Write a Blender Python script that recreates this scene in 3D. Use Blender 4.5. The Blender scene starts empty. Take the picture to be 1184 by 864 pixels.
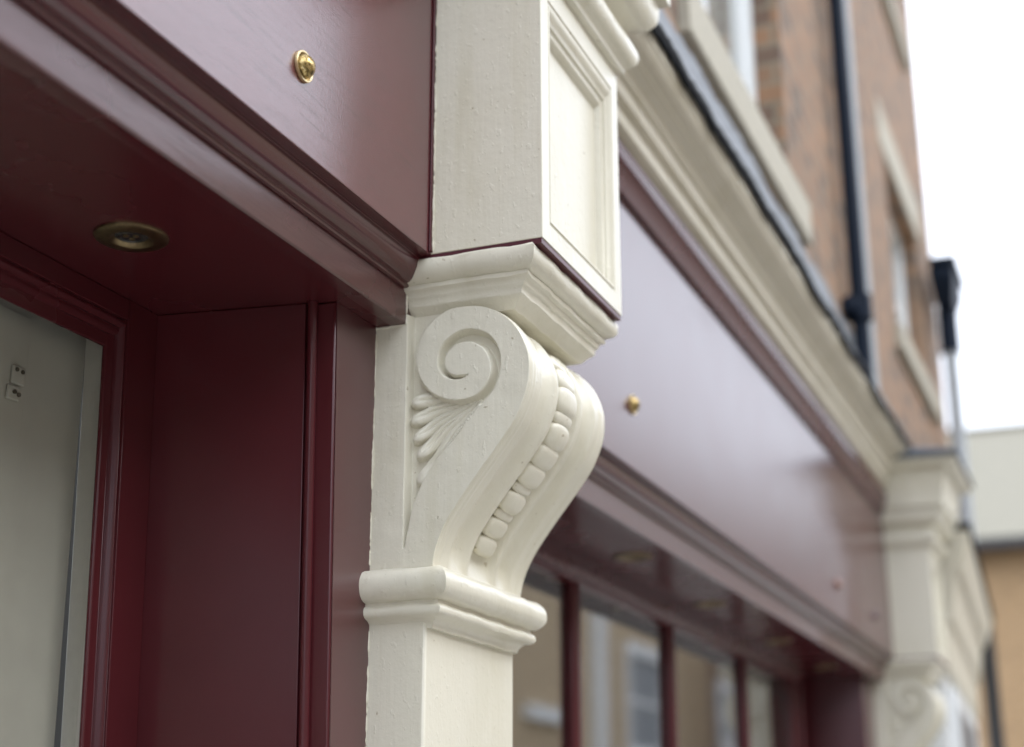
import bpy, math, random
import numpy as np
from mathutils import Matrix, Vector
random.seed(4)
S = 0.7            # metres per drafting unit
EYE = 1.55         # eye height above the pavement
sc = bpy.context.scene
COL = sc.collection

# ------------------------------------------------------------------ helpers
def W(p):
    return Vector((p[0] * S, p[1] * S, p[2] * S + EYE))
GROUND = -EYE / S

class MB:
    """collects geometry in drafting units, links it as ONE mesh object"""
    def __init__(s): s.v = []; s.f = []
    def add(s, vs, fs):
        o = len(s.v); s.v += [tuple(p) for p in vs]; s.f += [tuple(i + o for i in f) for f in fs]; return s
    def box(s, x0, x1, y0, y1, z0, z1):
        return s.add([(x0,y0,z0),(x1,y0,z0),(x1,y1,z0),(x0,y1,z0),(x0,y0,z1),(x1,y0,z1),(x1,y1,z1),(x0,y1,z1)],
              [(0,3,2,1),(4,5,6,7),(0,1,5,4),(1,2,6,5),(2,3,7,6),(3,0,4,7)])
    def prism_x(s, prof, x0, x1, n=1):          # prof: closed (y,z) polygon swept along X
        k = len(prof); vs = []; fs = []
        for i in range(n + 1):
            x = x0 + (x1 - x0) * i / n
            vs += [(x, y, z) for y, z in prof]
        for i in range(n):
            for j in range(k):
                a = i*k + j; b = i*k + (j+1) % k
                fs.append((a, b, b + k, a + k))
        fs.append(tuple(range(k))[::-1]); fs.append(tuple(n*k + j for j in range(k)))
        return s.add(vs, fs)
    def prism_z(s, plan, z0, z1, lean=0.0, zref=1.03):   # plan: closed (x,y) polygon raised along Z
        k = len(plan)
        vs = [(x + lean*(zref - z0), y, z0) for x, y in plan] + [(x + lean*(zref - z1), y, z1) for x, y in plan]
        fs = [tuple(range(k))[::-1], tuple(range(k, 2*k))]
        for j in range(k):
            a = j; b = (j+1) % k; fs.append((a, b, b + k, a + k))
        return s.add(vs, fs)
    def wrap(s, prof, x0, x1, yf, yb):          # moulding profile (out,z), bottom to top, returned round three sides
        k = len(prof); vs = []
        for p, z in prof: vs += [(x0-p, yb, z), (x0-p, yf-p, z), (x1+p, yf-p, z), (x1+p, yb, z)]
        fs = []
        for i in range(k-1):
            for j in range(4):
                a = i*4 + j; b = i*4 + (j+1) % 4
                fs.append((a, b, b+4, a+4))
        fs.append((3,2,1,0)); fs.append(tuple((k-1)*4 + j for j in range(4)))
        return s.add(vs, fs)
    def lathe(s, prof, c, axis='z', n=40):       # prof: (r, h) along axis
        vs = []; fs = []
        for r, h in prof:
            for i in range(n):
                a = 2*math.pi*i/n
                u, v = r*math.cos(a), r*math.sin(a)
                if axis == 'z': vs.append((c[0]+u, c[1]+v, c[2]+h))
                elif axis == 'y': vs.append((c[0]+u, c[1]+h, c[2]+v))
                else: vs.append((c[0]+h, c[1]+u, c[2]+v))
        k = len(prof)
        for j in range(k-1):
            for i in range(n):
                fs.append((j*n+i, j*n+(i+1)%n, (j+1)*n+(i+1)%n, (j+1)*n+i))
        fs.append(tuple(range(n))[::-1]); fs.append(tuple((k-1)*n+i for i in range(n)))
        return s.add(vs, fs)
    def grid(s, P):                               # P[i][j] = point
        n, m = len(P), len(P[0]); vs = [q for r in P for q in r]; fs = []
        for i in range(n-1):
            for j in range(m-1):
                fs.append((i*m+j, i*m+j+1, (i+1)*m+j+1, (i+1)*m+j))
        return s.add(vs, fs)
    def build(s, name, mat, parent=None, base=None, bevel=0, smooth=None, weld=False, seg=2, rough=0, cut=.03):
        org = parent_loc(parent) if parent else (W(base) if base else Vector((0,0,0)))
        me = bpy.data.meshes.new(name)
        me.from_pydata([tuple(W(p) - org) for p in s.v], [], s.f)
        import bmesh
        bm = bmesh.new(); bm.from_mesh(me)
        if weld: bmesh.ops.remove_doubles(bm, verts=bm.verts, dist=1e-5)
        if rough:                                  # old paint: long arrises wander a little
            bmesh.ops.remove_doubles(bm, verts=bm.verts, dist=1e-5)
            for _ in range(6):
                es = [e for e in bm.edges if e.calc_length() > cut*S*1.5]
                if not es: break
                bmesh.ops.subdivide_edges(bm, edges=es, cuts=1, use_grid_fill=True)
            for v_ in bm.verts:
                q = v_.co + org
                v_.co += Vector([rough*S*(math.sin(q.x*a1+q.y*a2+q.z*a3+k*2.1)+.7*math.sin(q.x*a2*2.3-q.y*a3*2+q.z*a1*2.1+k*4.7)+.5*math.sin(q.x*311-q.y*287+q.z*333+k)) for k, (a1,a2,a3) in enumerate(((63,71,58),(59,66,75),(70,57,64)))])
        bmesh.ops.recalc_face_normals(bm, faces=bm.faces)
        bm.to_mesh(me); bm.free()
        me.materials.append(mat)
        o = bpy.data.objects.new(name, me); COL.objects.link(o)
        if parent: o.parent = parent
        else: o.location = org
        if bevel:
            b = o.modifiers.new('bevel', 'BEVEL'); b.width = bevel; b.segments = seg; b.limit_method = 'ANGLE'
            b.angle_limit = math.radians(35); b.harden_normals = False
            if smooth is None: smooth = 50
        if smooth:
            me.shade_smooth()
            try: me.set_sharp_from_angle(angle=math.radians(smooth))
            except Exception: pass
        return o

def parent_loc(o):
    v = Vector(o.location)
    while o.parent: o = o.parent; v += Vector(o.location)
    return v
def tag(o, label=None, cat=None, group=None, kind=None):
    if label: o['label'] = label
    if cat: o['category'] = cat
    if group: o['group'] = group
    if kind: o['kind'] = kind
    return o
def thing(name, label, cat, base, group=None):
    o = bpy.data.objects.new(name, None); COL.objects.link(o); o.location = W(base); o.empty_display_size = .1
    return tag(o, label, cat, group)
def copy_tree(o, parent=None):
    c = o.copy(); COL.objects.link(c)
    if parent: c.parent = parent
    for ch in list(o.children): copy_tree(ch, c)
    return c

# ------------------------------------------------------------------ materials
def new_mat(name):
    m = bpy.data.materials.new(name); m.use_nodes = True
    nt = m.node_tree; b = nt.nodes['Principled BSDF']
    return m, nt, b
def N(nt, t, **kw):
    n = nt.nodes.new(t)
    for k, v in kw.items(): setattr(n, k, v)
    return n
def coords(nt, scale):
    g = N(nt, 'ShaderNodeNewGeometry'); mp = N(nt, 'ShaderNodeMapping')
    mp.inputs['Scale'].default_value = scale
    nt.links.new(g.outputs['Position'], mp.inputs['Vector']); return mp.outputs['Vector']
def noise(nt, vec, scale, detail=4, rough=.5):
    n = N(nt, 'ShaderNodeTexNoise'); n.inputs['Scale'].default_value = scale
    n.inputs['Detail'].default_value = detail; n.inputs['Roughness'].default_value = rough
    nt.links.new(vec, n.inputs['Vector']); return n.outputs['Fac']
def ramp(nt, fac, stops):
    r = N(nt, 'ShaderNodeValToRGB'); e = r.color_ramp.elements
    while len(e) < len(stops): e.new(.5)
    for q, (p, c) in zip(e, stops): q.position = p; q.color = (*c, 1) if len(c) == 3 else c
    nt.links.new(fac, r.inputs['Fac']); return r.outputs['Color']
def math_n(nt, op, a, b):
    n = N(nt, 'ShaderNodeMath', operation=op)
    for i, q in enumerate((a, b)):
        if isinstance(q, (int, float)): n.inputs[i].default_value = q
        else: nt.links.new(q, n.inputs[i])
    return n.outputs[0]
def bump(nt, b, parts, dist=.001):
    """parts: list of (height socket, strength)"""
    prev = None
    for h, st in parts:
        n = N(nt, 'ShaderNodeBump'); n.inputs['Strength'].default_value = st; n.inputs['Distance'].default_value = dist
        nt.links.new(h, n.inputs['Height'])
        if prev: nt.links.new(prev, n.inputs['Normal'])
        prev = n.outputs['Normal']
    nt.links.new(prev, b.inputs['Normal'])

def maroon(name, base, rough, grain, peel, along='x', ior=1.72):
    m, nt, b = new_mat(name)
    sc_ = {'x': (7, 230, 230), 'z': (230, 230, 7)}[along]
    g = noise(nt, coords(nt, sc_), 1.6, 3, .6)
    p = noise(nt, coords(nt, (1,1,1)), 330, 2, .5)
    big = noise(nt, coords(nt, (1,1,1)), 6, 3, .5)
    pits = noise(nt, coords(nt, (1,1,1)), 95, 1, .5)
    pit = ramp(nt, pits, [(0, (0,0,0)), (.255, (0,0,0)), (.275, (1,1,1)), (1, (1,1,1))])
    gr = ramp(nt, g, [(0,(0,0,0)), (.30,(0,0,0)), (.46,(1,1,1)), (1,(1,1,1))])
    c = ramp(nt, big, [(.3, tuple(q*.93 for q in base)), (.7, tuple(q*1.07 for q in base))])
    nt.links.new(c, b.inputs['Base Color'])
    rr = math_n(nt, 'ADD', math_n(nt, 'MULTIPLY', big, .05), rough - .025)
    nt.links.new(rr, b.inputs['Roughness'])
    b.inputs['IOR'].default_value = ior
    if grain:
        pore = N(nt, 'ShaderNodeMix', data_type='RGBA'); nt.links.new(math_n(nt, 'MULTIPLY', pit, gr), pore.inputs[0])
        pore.inputs[6].default_value = (*[q*.55 for q in base], 1); nt.links.new(c, pore.inputs[7]); nt.links.new(pore.outputs[2], b.inputs['Base Color'])
    bump(nt, b, ([(gr, grain), (pit, .8*grain)] if grain else []) + [(p, peel)], .0016)
    return m
def cream(name, base, rough=.42, strength=1.0):
    m, nt, b = new_mat(name)
    brush = noise(nt, coords(nt, (90, 90, 5)), 1.5, 4, .6)
    lump = noise(nt, coords(nt, (1,1,1)), 55, 4, .6)
    fine = noise(nt, coords(nt, (1,1,1)), 260, 2, .5)
    stip = noise(nt, coords(nt, (1,1,.6)), 120, 2, .5)
    stp = ramp(nt, stip, [(0,(0,0,0)), (.62,(0,0,0)), (.72,(1,1,1)), (1,(1,1,1))])
    big = noise(nt, coords(nt, (1,1,.4)), 5, 4, .6)
    c = ramp(nt, big, [(.25, (base[0]*.90, base[1]*.89, base[2]*.84)), (.5, base), (.8, tuple(min(1, q*1.04) for q in base))])
    sp = noise(nt, coords(nt, (1,1,1)), 70, 2, .6); spk = ramp(nt, sp, [(0,(.62,.57,.48)), (.235,(.62,.57,.48)), (.27,(1,1,1)), (1,(1,1,1))])
    st = noise(nt, coords(nt, (26,26,2.2)), 1.0, 3, .6); stn = ramp(nt, st, [(0,(.90,.885,.84)), (.30,(.96,.955,.93)), (.42,(1,1,1)), (1,(1,1,1))])
    for q in (spk, stn):
        mq = N(nt, 'ShaderNodeMix', data_type='RGBA', blend_type='MULTIPLY'); mq.inputs[0].default_value = 1
        nt.links.new(c, mq.inputs[6]); nt.links.new(q, mq.inputs[7]); c = mq.outputs[2]
    nt.links.new(c, b.inputs['Base Color'])
    b.inputs['Roughness'].default_value = rough
    bump(nt, b, [(brush, .45*strength), (lump, .70*strength), (fine, .12*strength), (stp, .35*strength)], .0012)
    return m
def plain(name, base, rough=.5, metal=0.0, bs=0.0, scale=60, var=.06, ior=1.5):
    m, nt, b = new_mat(name)
    n1 = noise(nt, coords(nt, (1,1,1)), scale, 4, .6)
    c = ramp(nt, n1, [(.25, tuple(q*(1-var) for q in base)), (.75, tuple(min(1,q*(1+var)) for q in base))])
    nt.links.new(c, b.inputs['Base Color'])
    b.inputs['Roughness'].default_value = rough; b.inputs['Metallic'].default_value = metal; b.inputs['IOR'].default_value = ior
    if bs: bump(nt, b, [(n1, bs)], .002)
    return m
def brick(name, c1, c2, mortar, dark=(.10,.08,.07)):
    m, nt, b = new_mat(name)
    g = N(nt, 'ShaderNodeNewGeometry'); sp = N(nt, 'ShaderNodeSeparateXYZ'); nt.links.new(g.outputs['Position'], sp.inputs[0])
    cb = N(nt, 'ShaderNodeCombineXYZ')
    nt.links.new(math_n(nt, 'ADD', sp.outputs[0], sp.outputs[1]), cb.inputs[0]); nt.links.new(sp.outputs[2], cb.inputs[1])
    t = N(nt, 'ShaderNodeTexBrick'); nt.links.new(cb.outputs[0], t.inputs['Vector'])
    t.inputs['Scale'].default_value = 1; t.inputs['Brick Width'].default_value = .225; t.inputs['Row Height'].default_value = .075
    t.inputs['Mortar Size'].default_value = .009; t.inputs['Mortar Smooth'].default_value = .3; t.inputs['Bias'].default_value = -.1
    t.inputs['Color1'].default_value = (*c1, 1); t.inputs['Color2'].default_value = (*c2, 1); t.inputs['Mortar'].default_value = (*mortar, 1)
    st = N(nt, 'ShaderNodeCombineXYZ')
    nt.links.new(math_n(nt, 'FLOOR', math_n(nt, 'DIVIDE', sp.outputs[2], .075), 0), st.inputs[1])
    nt.links.new(math_n(nt, 'FLOOR', math_n(nt, 'DIVIDE', math_n(nt, 'ADD', sp.outputs[0], sp.outputs[1]), .1125), 0), st.inputs[0])
    wn = N(nt, 'ShaderNodeTexWhiteNoise', noise_dimensions='2D'); nt.links.new(st.outputs[0], wn.inputs['Vector'])
    f = ramp(nt, wn.outputs['Value'], [(0,(.7,.7,.7)), (.22,(.55,.55,.55)), (.3,(0,0,0)), (1,(0,0,0))])
    inv = math_n(nt, 'SUBTRACT', 1.0, t.outputs['Fac'])
    mx = N(nt, 'ShaderNodeMix', data_type='RGBA'); nt.links.new(math_n(nt, 'MULTIPLY', f, inv), mx.inputs[0])
    nt.links.new(t.outputs['Color'], mx.inputs[6]); mx.inputs[7].default_value = (*dark, 1)
    nz = noise(nt, coords(nt, (1,1,1)), 14, 5, .6)
    mm = N(nt, 'ShaderNodeMix', data_type='RGBA', blend_type='MULTIPLY'); mm.inputs[0].default_value = 1
    nt.links.new(mx.outputs[2], mm.inputs[6]); nt.links.new(ramp(nt, nz, [(.2,(.78,.78,.78)), (.8,(1.1,1.1,1.1))]), mm.inputs[7])
    nt.links.new(mm.outputs[2], b.inputs['Base Color']); b.inputs['Roughness'].default_value = .85
    bump(nt, b, [(inv, .5), (nz, .3)], .006)
    return m
def glass(name, ior=1.5, tint=(.95,.955,.94)):
    m, nt, b = new_mat(name); nt.nodes.remove(b)
    out = nt.nodes['Material Output']
    f0 = ((ior-1)/(ior+1))**2
    lw = N(nt, 'ShaderNodeLayerWeight'); lw.inputs['Blend'].default_value = .5
    p5 = math_n(nt, 'POWER', lw.outputs['Facing'], 5.0)
    fr = math_n(nt, 'ADD', math_n(nt, 'MULTIPLY', p5, 1-f0), f0)
    tr = N(nt, 'ShaderNodeBsdfTransparent'); tr.inputs['Color'].default_value = (*tint, 1)
    gl = N(nt, 'ShaderNodeBsdfGlossy'); gl.inputs['Roughness'].default_value = .03
    mx = N(nt, 'ShaderNodeMixShader'); nt.links.new(fr, mx.inputs[0])
    nt.links.new(tr.outputs[0], mx.inputs[1]); nt.links.new(gl.outputs[0], mx.inputs[2])
    nt.links.new(mx.outputs[0], out.inputs['Surface']); return m
def brass(name):
    m, nt, b = new_mat(name)
    n1 = noise(nt, coords(nt, (1,1,1)), 220, 4, .65)
    nt.links.new(ramp(nt, n1, [(.38,(.10,.07,.03)), (.52,(.46,.33,.13)), (.68,(.70,.56,.30))]), b.inputs['Base Color'])
    b.inputs['Metallic'].default_value = 1
    nt.links.new(ramp(nt, n1, [(.3,(.5,.5,.5)), (.6,(.26,.26,.26))]), b.inputs['Roughness'])
    return m

MAROON = (.070, .0120, .0150)
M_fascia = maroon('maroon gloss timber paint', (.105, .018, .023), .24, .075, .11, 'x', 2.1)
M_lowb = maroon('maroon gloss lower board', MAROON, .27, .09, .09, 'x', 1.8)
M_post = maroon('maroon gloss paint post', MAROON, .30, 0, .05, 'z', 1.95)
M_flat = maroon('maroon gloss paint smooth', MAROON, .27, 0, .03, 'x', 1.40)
M_mould = maroon('maroon gloss paint moulded', MAROON, .19, 0, .03, 'x', 1.75)
M_upr = maroon('maroon paint upright', MAROON, .20, 0, .05, 'z', 1.42)
M_farf = maroon('maroon paint satin board', MAROON, .23, .0, .0, 'x', 2.0)
M_line = plain('maroon cutting in line', (.075,.010,.018), .35)
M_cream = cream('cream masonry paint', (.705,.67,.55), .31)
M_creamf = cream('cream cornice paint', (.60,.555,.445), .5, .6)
M_brass = brass('aged brass')
M_rim = plain('pale brass rim', (.66,.53,.30), .28, 1.0, 0, 200, .15)
M_studp = plain('paint smeared brass', (.30,.17,.13), .4)
M_dkbrass = plain('antique bronze', (.22,.165,.09), .36, 1.0, .15, 180, .3)
M_lens = plain('dark lamp lens', (.03,.028,.025), .15)
M_glass = glass('window glass', 1.45)
M_glass2 = glass('shop window glass', 2.7)
M_board = plain('grey white painted board', (.43,.417,.37), .6, 0, .05, 20, .05)
M_boardl = plain('pale primed batten', (.52,.50,.45), .5)
M_white = plain('white gloss paint', (.78,.80,.80), .35)
M_screw = plain('dark screw heads', (.13,.12,.10), .5, .6)
M_brick = brick('brown brick', (.33,.188,.108), (.24,.150,.096), (.26,.215,.155))
M_brick2 = brick('tan brick', (.56,.42,.26), (.50,.38,.235), (.47,.39,.28), (.42,.30,.19))
M_brick3 = brick('orange brick', (.48,.30,.15), (.43,.27,.14), (.40,.31,.19), (.36,.22,.11))
M_stone = plain('pale sill stone', (.43,.40,.32), .75, 0, .3, 40, .1)
M_lead = plain('grey lead sheet', (.20,.215,.235), .6, .0, .35, 25, .3)
M_lead2 = plain('weathered dark lead', (.085,.095,.11), .65, 0, .3, 25, .25, 1.25)
M_drip = plain('blackened drip edge', (.014,.015,.017), .9, 0, .5, 30, .3, 1.15)
M_navy = plain('navy black gloss iron', (.008,.014,.027), .5, ior=1.22)
M_gpipe = plain('grey pipe and sky sheen', (.42,.45,.47), .45)  # lower hopper pipe, and the sky sheen put beside the navy downpipe
M_roof = plain('pale slate roof', (.225,.208,.16), .8, 0, .6, 8, .12)
M_dark = plain('dark shop interior', (.05,.05,.045), .9)
M_ceil = plain('shop interior plaster', (.16,.16,.14), .9)
M_asph = plain('asphalt', (.052,.052,.055), .9, 0, .5, 80, .25)
M_pave = plain('paving stone', (.42,.40,.36), .85, 0, .4, 12, .12)
M_gutter = plain('black gutter', (.03,.03,.032), .5)
M_greypanel = plain('blue grey panel', (.14,.16,.18), .3)

# ------------------------------------------------------------------ near pilaster
XL, XR = 2.64, 3.105          # bracket sides
XM = (XL + XR) / 2
YB = 1.42                     # everything of the pilaster runs back into the wall
pil = thing('pilaster', 'sharp cream painted shopfront pilaster with scroll bracket, nearest the camera', 'pilaster',
            (XM, 1.3, GROUND), 'cream pilasters between the shopfronts')

# shaft
MB().box(2.645, 3.10, 1.260, 1.388, GROUND, .416).build('shaft', M_cream, pil, bevel=.004)
# collar moulding
tor = [(.053,.400), (.051,.408), (.046,.415), (.039,.4195), (.031,.4215), (.0245,.4245), (.0215,.430), (.0215,.437), (.0245,.442), (.0295,.4455)]
tor = [(-q[0], q[1]) for q in tor]
for i in range(11):
    a = -math.pi/2 + math.pi*i/10
    tor.append((-.030 + .030*math.cos(a), .484 + .032*math.sin(a)))
tor += [(-.034,.517), (-.045,.520)]
MB().wrap(tor, 2.597, 3.148, 1.1966, 1.394).build('collar', M_cream, pil, smooth=42, rough=.0009)
# capital moulding under the block
cap = [(-.070,1.046), (-.066,1.052), (-.058,1.060), (-.048,1.068), (-.045,1.071), (-.0445,1.076), (-.0415,1.0845), (-.0375,1.0875), (-.0365,1.0905), (-.033,1.097),
       (-.027,1.100), (-.024,1.102), (-.023,1.109), (-.025,1.112), (-.018,1.1145), (-.010,1.119), (-.004,1.126), (-.0005,1.134), (0,1.142), (0,1.152), (-.004,1.158), (-.008,1.1595)]
MB().wrap(cap, 2.603, 3.143, 1.0135, YB).build('capital', M_cream, pil, smooth=38, rough=.0009)
# maroon painted underside of the block
MB().box(2.617, 3.129, 1.002, YB, 1.1585, 1.1705).build('underside_line', M_line, pil)

# block: sides and front frame with a sunk moulded panel
bx0, bx1, by, bz0, bz1 = 2.615, 3.131, 1.000, 1.170, 1.806
b = MB()
rings = [(0, 0), (.043, 0), (.0435, .003), (.047, .003), (.051, -.001), (.056, .002), (.060, .009), (.066, .012), (.0665, .017), (.073, .019), (.079, .030), (.080, .034)]
# (inset, depth); the top inset is larger as in the photograph
R = []
for d, y in rings:
    t = d / .043 if d < .043 else 1 + (d - .043) / .037
    top = bz1 - (d if d == 0 else .066 + (d - .043) * 1.75)
    bot = bz0 + d * 1.02
    R.append([(bx0 + d, by + y, bot), (bx1 - d, by + y, bot), (bx1 - d, by + y, top), (bx0 + d, by + y, top)])
vs = [p for r in R for p in r]; fs = []
for i in range(len(R) - 1):
    for j in range(4):
        a = i*4 + j; c = i*4 + (j+1) % 4; fs.append((a, c, c+4, a+4))
L = (len(R)-1) * 4; fs.append((L, L+1, L+2, L+3))
o = len(vs); vs += [(bx0, YB, bz0), (bx1, YB, bz0), (bx1, YB, bz1), (bx0, YB, bz1)]
for j in range(4): fs.append((j, (j+1) % 4, o + (j+1) % 4, o + j))
fs.append((o+3, o+2, o+1, o))
b.add(vs, fs); b.build('panel_block', M_cream, pil, bevel=.0022, smooth=40)

# crown returned round the block
crown = [(-.02,1.798), (.0,1.8005), (.010,1.8010), (.016,1.804), (.0165,1.812), (.020,1.818)]
for i in range(10):
    a = -math.radians(75) + math.radians(165)*i/9
    crown.append((.024 + .021*math.cos(a), 1.858 + .034*math.sin(a)))
crown += [(.0185,1.897), (.018,1.918)]
for i in range(9):
    a = -math.pi/2 + math.pi/2*i/8
    crown.append((.040 + .049*math.cos(a), 1.995 + .066*math.sin(a)))
crown += [(.089,2.026), (.112,2.0265), (.113,2.07), (.120,2.12), (.133,2.17), (.140,2.236), (.174,2.240), (.192,2.247), (.207,2.262), (.212,2.29)]
MB().wrap(crown, bx0, bx1, by, YB).build('crown_cornice', M_cream, pil, smooth=42, rough=.0007, cut=.05)
lead = [(.208,2.288), (.222,2.284), (.224,2.316), (.20,2.33), (.0,2.40), (-.02,2.41)]
MB().wrap(lead, bx0, bx1, by, YB - .17).build('lead_cap', M_lead2, pil, bevel=.002)

# ---- the scroll bracket: carved sides and fluted S-front in one mesh
def catmull(pts, n=14, closed=False):
    P = np.array(pts, float); out = []
    m = len(P)
    rng = range(m) if closed else range(m - 1)
    for i in rng:
        if closed: p0, p1, p2, p3 = P[i-1], P[i], P[(i+1) % m], P[(i+2) % m]
        else: p0, p1, p2, p3 = P[max(i-1,0)], P[i], P[i+1], P[min(i+2, m-1)]
        for k in range(n):
            t = k / n
            out.append(.5*((2*p1) + (-p0+p2)*t + (2*p0-5*p1+4*p2-p3)*t*t + (-p0+3*p1-3*p2+p3)*t**3))
    if not closed: out.append(P[-1])
    return np.array(out)
front = catmull([(1.190,1.0535), (1.166,1.0525), (1.142,1.0485), (1.118,1.0385), (1.098,1.026), (1.078,1.008), (1.060,.985), (1.047,.958), (1.0392,.930), (1.0375,.905),
                 (1.0405,.875), (1.050,.843), (1.0705,.8006), (1.1076,.750), (1.153,.694), (1.1907,.6446), (1.2183,.603), (1.2350,.565),
                 (1.2428,.535), (1.2445,.513)], 20)
seg = np.r_[0, np.cumsum(np.linalg.norm(np.diff(front, axis=0), axis=1))]
NS = 300
u = np.linspace(0, seg[-1], NS)
FR = np.c_[np.interp(u, seg, front[:,0]), np.interp(u, seg, front[:,1])]
tg = np.gradient(FR, axis=0); tg /= np.linalg.norm(tg, axis=1)[:,None]
NIN = np.c_[-tg[:,1], tg[:,0]]           # turned to point into the bracket
if NIN[NS//2] @ np.array([1, 0]) < 0: NIN = -NIN

# sunk ground of the carved side (outside the volute, then spiralling in as its channel)
strip = [(1.3105,.5600), (1.3110,.70), (1.3110,.85), (1.3110,1.00), (1.3110,1.06)]
topc = [(1.3110,1.075), (1.20,1.075)]
cY, cZ, cr = 1.190, .955, .1010
circ = [(cY + cr*math.sin(a), cZ + cr*math.cos(a)) for a in np.linspace(0.02, math.radians(192), 30)]
inner = catmull([circ[-1], (1.150,.8640), (1.1300,.8840), (1.1220,.908), (1.1260,.934), (1.138,.957), (1.160,.973), (1.183,.9775), (1.206,.9715), (1.2215,.956), (1.2255,.938), (1.2200,.920), (1.2060,.909), (1.186,.9055), (1.172,.9070)], 10)
outer = catmull([(1.172,.9060), (1.187,.9000), (1.210,.9010), (1.229,.9125), (1.2395,.930), (1.2405,.952), (1.232,.975), (1.213,.993), (1.186,1.0035), (1.160,1.0015), (1.133,.990), (1.113,.968),
                 (1.1030,.940), (1.1018,.914), (1.1075,.886), (1.118,.866), (1.1400,.843), (1.166,.8180), (1.198,.7781), (1.2280,.7480), (1.2488,.7250), (1.273,.6869), (1.293,.6355), (1.3025,.5924), (1.3075,.5620)], 10)
poly = np.array(strip + topc + [tuple(q) for q in circ] + [tuple(q) for q in inner[1:]] + [tuple(q) for q in outer])
def sdist(P, poly):
    A = poly; B = np.roll(poly, -1, axis=0)
    d = np.full(len(P), 1e9); ins = np.zeros(len(P), bool)
    for a, b_ in zip(A, B):
        ab = b_ - a; L2 = ab @ ab
        if L2 < 1e-14: continue
        ap = P - a; t = np.clip(ap @ ab / L2, 0, 1)
        d = np.minimum(d, np.linalg.norm(ap - t[:,None]*ab, axis=1))
        c = ((a[1] > P[:,1]) != (b_[1] > P[:,1]))
        with np.errstate(divide='ignore', invalid='ignore'):
            xi = (b_[0]-a[0])*(P[:,1]-a[1])/(b_[1]-a[1] if b_[1] != a[1] else 1e-12) + a[0]
        ins ^= c & (P[:,0] < xi)
    return np.where(ins, d, -d)
def seglobe(P, pts, r0, r1, h0, h1):
    C = catmull(pts, 8); n = len(C); best = np.full(len(P), -1.0)
    for i in range(n):
        t = i/(n-1); r = r0 + (r1-r0)*t; h = h0 + (h1-h0)*t
        q = 1 - ((P - C[i])**2).sum(1)/(r*r)
        best = np.maximum(best, h*np.sqrt(np.clip(q, 0, 1)))
    return best
def relief(Y, Z):
    P = np.c_[Y.ravel(), Z.ravel()]
    d = sdist(P, poly)
    G = .024
    t = np.clip((d + .0015)/.008, 0, 1); h = -G * t*t*(3-2*t)
    leaf = np.zeros(len(P))
    # acanthus: lobes fanning from a root at the S, each with a hollow down its middle, tips curled up
    root = np.array([1.142, .862]); V_ = P - root; rho = np.hypot(V_[:,0], V_[:,1]); th = np.degrees(np.arctan2(-V_[:,1], V_[:,0])) 
    th = th + 9*np.sin(rho*26)*np.clip((rho-.03)/.1, 0, 1)*.45          # ribs sweep in a curve
    tips = [(-3.0,.166), (10.5,.172), (24,.180), (35,.192), (48.5,.228)]
    edges = [-11, 4.0, 17.5, 29.5, 41, 62]
    for k, (tc, tr) in enumerate(tips):
        lo, hi = edges[k], edges[k+1]
        q = np.where(th < tc, (th-tc)/(tc-lo), (th-tc)/(hi-tc))        # -1..1 across the lobe
        prof = np.clip(1 - q*q, 0, 1)
        lim = tr*(1 - .17*q**2 - .06*q**4)
        e = np.clip((lim - rho)/.011, 0, 1); e = np.sqrt(e*(2-e))
        f = np.clip(rho/tr, 0, 1)
        hh = (.0045 + .0125*f**1.5 + .006*np.exp(-((f-.88)/.10)**2)) * (.25 + .75*prof**.6)
        hh -= .0050*np.exp(-(q/.20)**2)*np.clip((f-.25)/.25, 0, 1)*np.clip((.93-f)/.12, 0, 1)
        leaf = np.maximum(leaf, np.where((np.abs(q) <= 1) & (rho > .012), hh*e, 0))
    leaf = np.maximum(leaf, seglobe(P, [(1.150,.840), (1.186,.804), (1.220,.766), (1.243,.742), (1.262,.712)], .008, .0075, .018, .011))
    h = np.where(leaf > 0, np.maximum(h, -G + leaf), h)
    # gentle cushion of the eye and brushed unevenness
    rng = np.sin(P[:,0]*61 + 1.3*np.sin(P[:,1]*47))*np.sin(P[:,1]*53 + P[:,0]*29)
    return (h + .0006*rng).reshape(Y.shape)

NC = 300
w = np.linspace(0, 1, NC)
Yg = np.empty((NS, NC)); Zg = np.empty((NS, NC))
for i in range(NS):
    Yg[i] = 1.392 + (FR[i,0] - 1.392)*w; Zg[i] = FR[i,1]
H = relief(Yg, Zg)
edge = np.clip((w - .985)/.015, 0, 1)
H[:, -1] = -.0035; H[:, -2] = np.minimum(H[:, -2], -.0012)
def section(s):                              # depth of the front below its rim, s across 0..1
    q = abs(s - .5)*2                        # 1 at the arrises, 0 on the centre line
    d = 0.0
    if q > .985: d = .004*((q-.985)/.015)**2
    elif q > .86: d = -.0016*abs(math.sin((q-.86)/.125*math.pi*2))
    elif q > .70: d = .0015
    if .36 < q <= .70: d = .016*math.sin((q-.36)/.34*math.pi)**.6 + .0015
    elif .28 < q <= .36: d = .0005 + .002*(1 - math.sin((q-.28)/.08*math.pi))
    elif q <= .28: d = .003 + .016*min(1, (.28-q)/.05)
    return d
ss = sorted(set([0, .0015, .004, .0075, 1, .9985, .996, .9925] + list(np.linspace(.012, .988, 120))))
br = MB()
left = [[(XL - H[i,j], Yg[i,j], Zg[i,j]) for j in range(NC)] for i in range(NS)]
right = [[(XR + H[i,j], Yg[i,j], Zg[i,j]) for j in range(NC)] for i in range(NS)]
br.grid(left); br.grid(right)
fg = []
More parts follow.
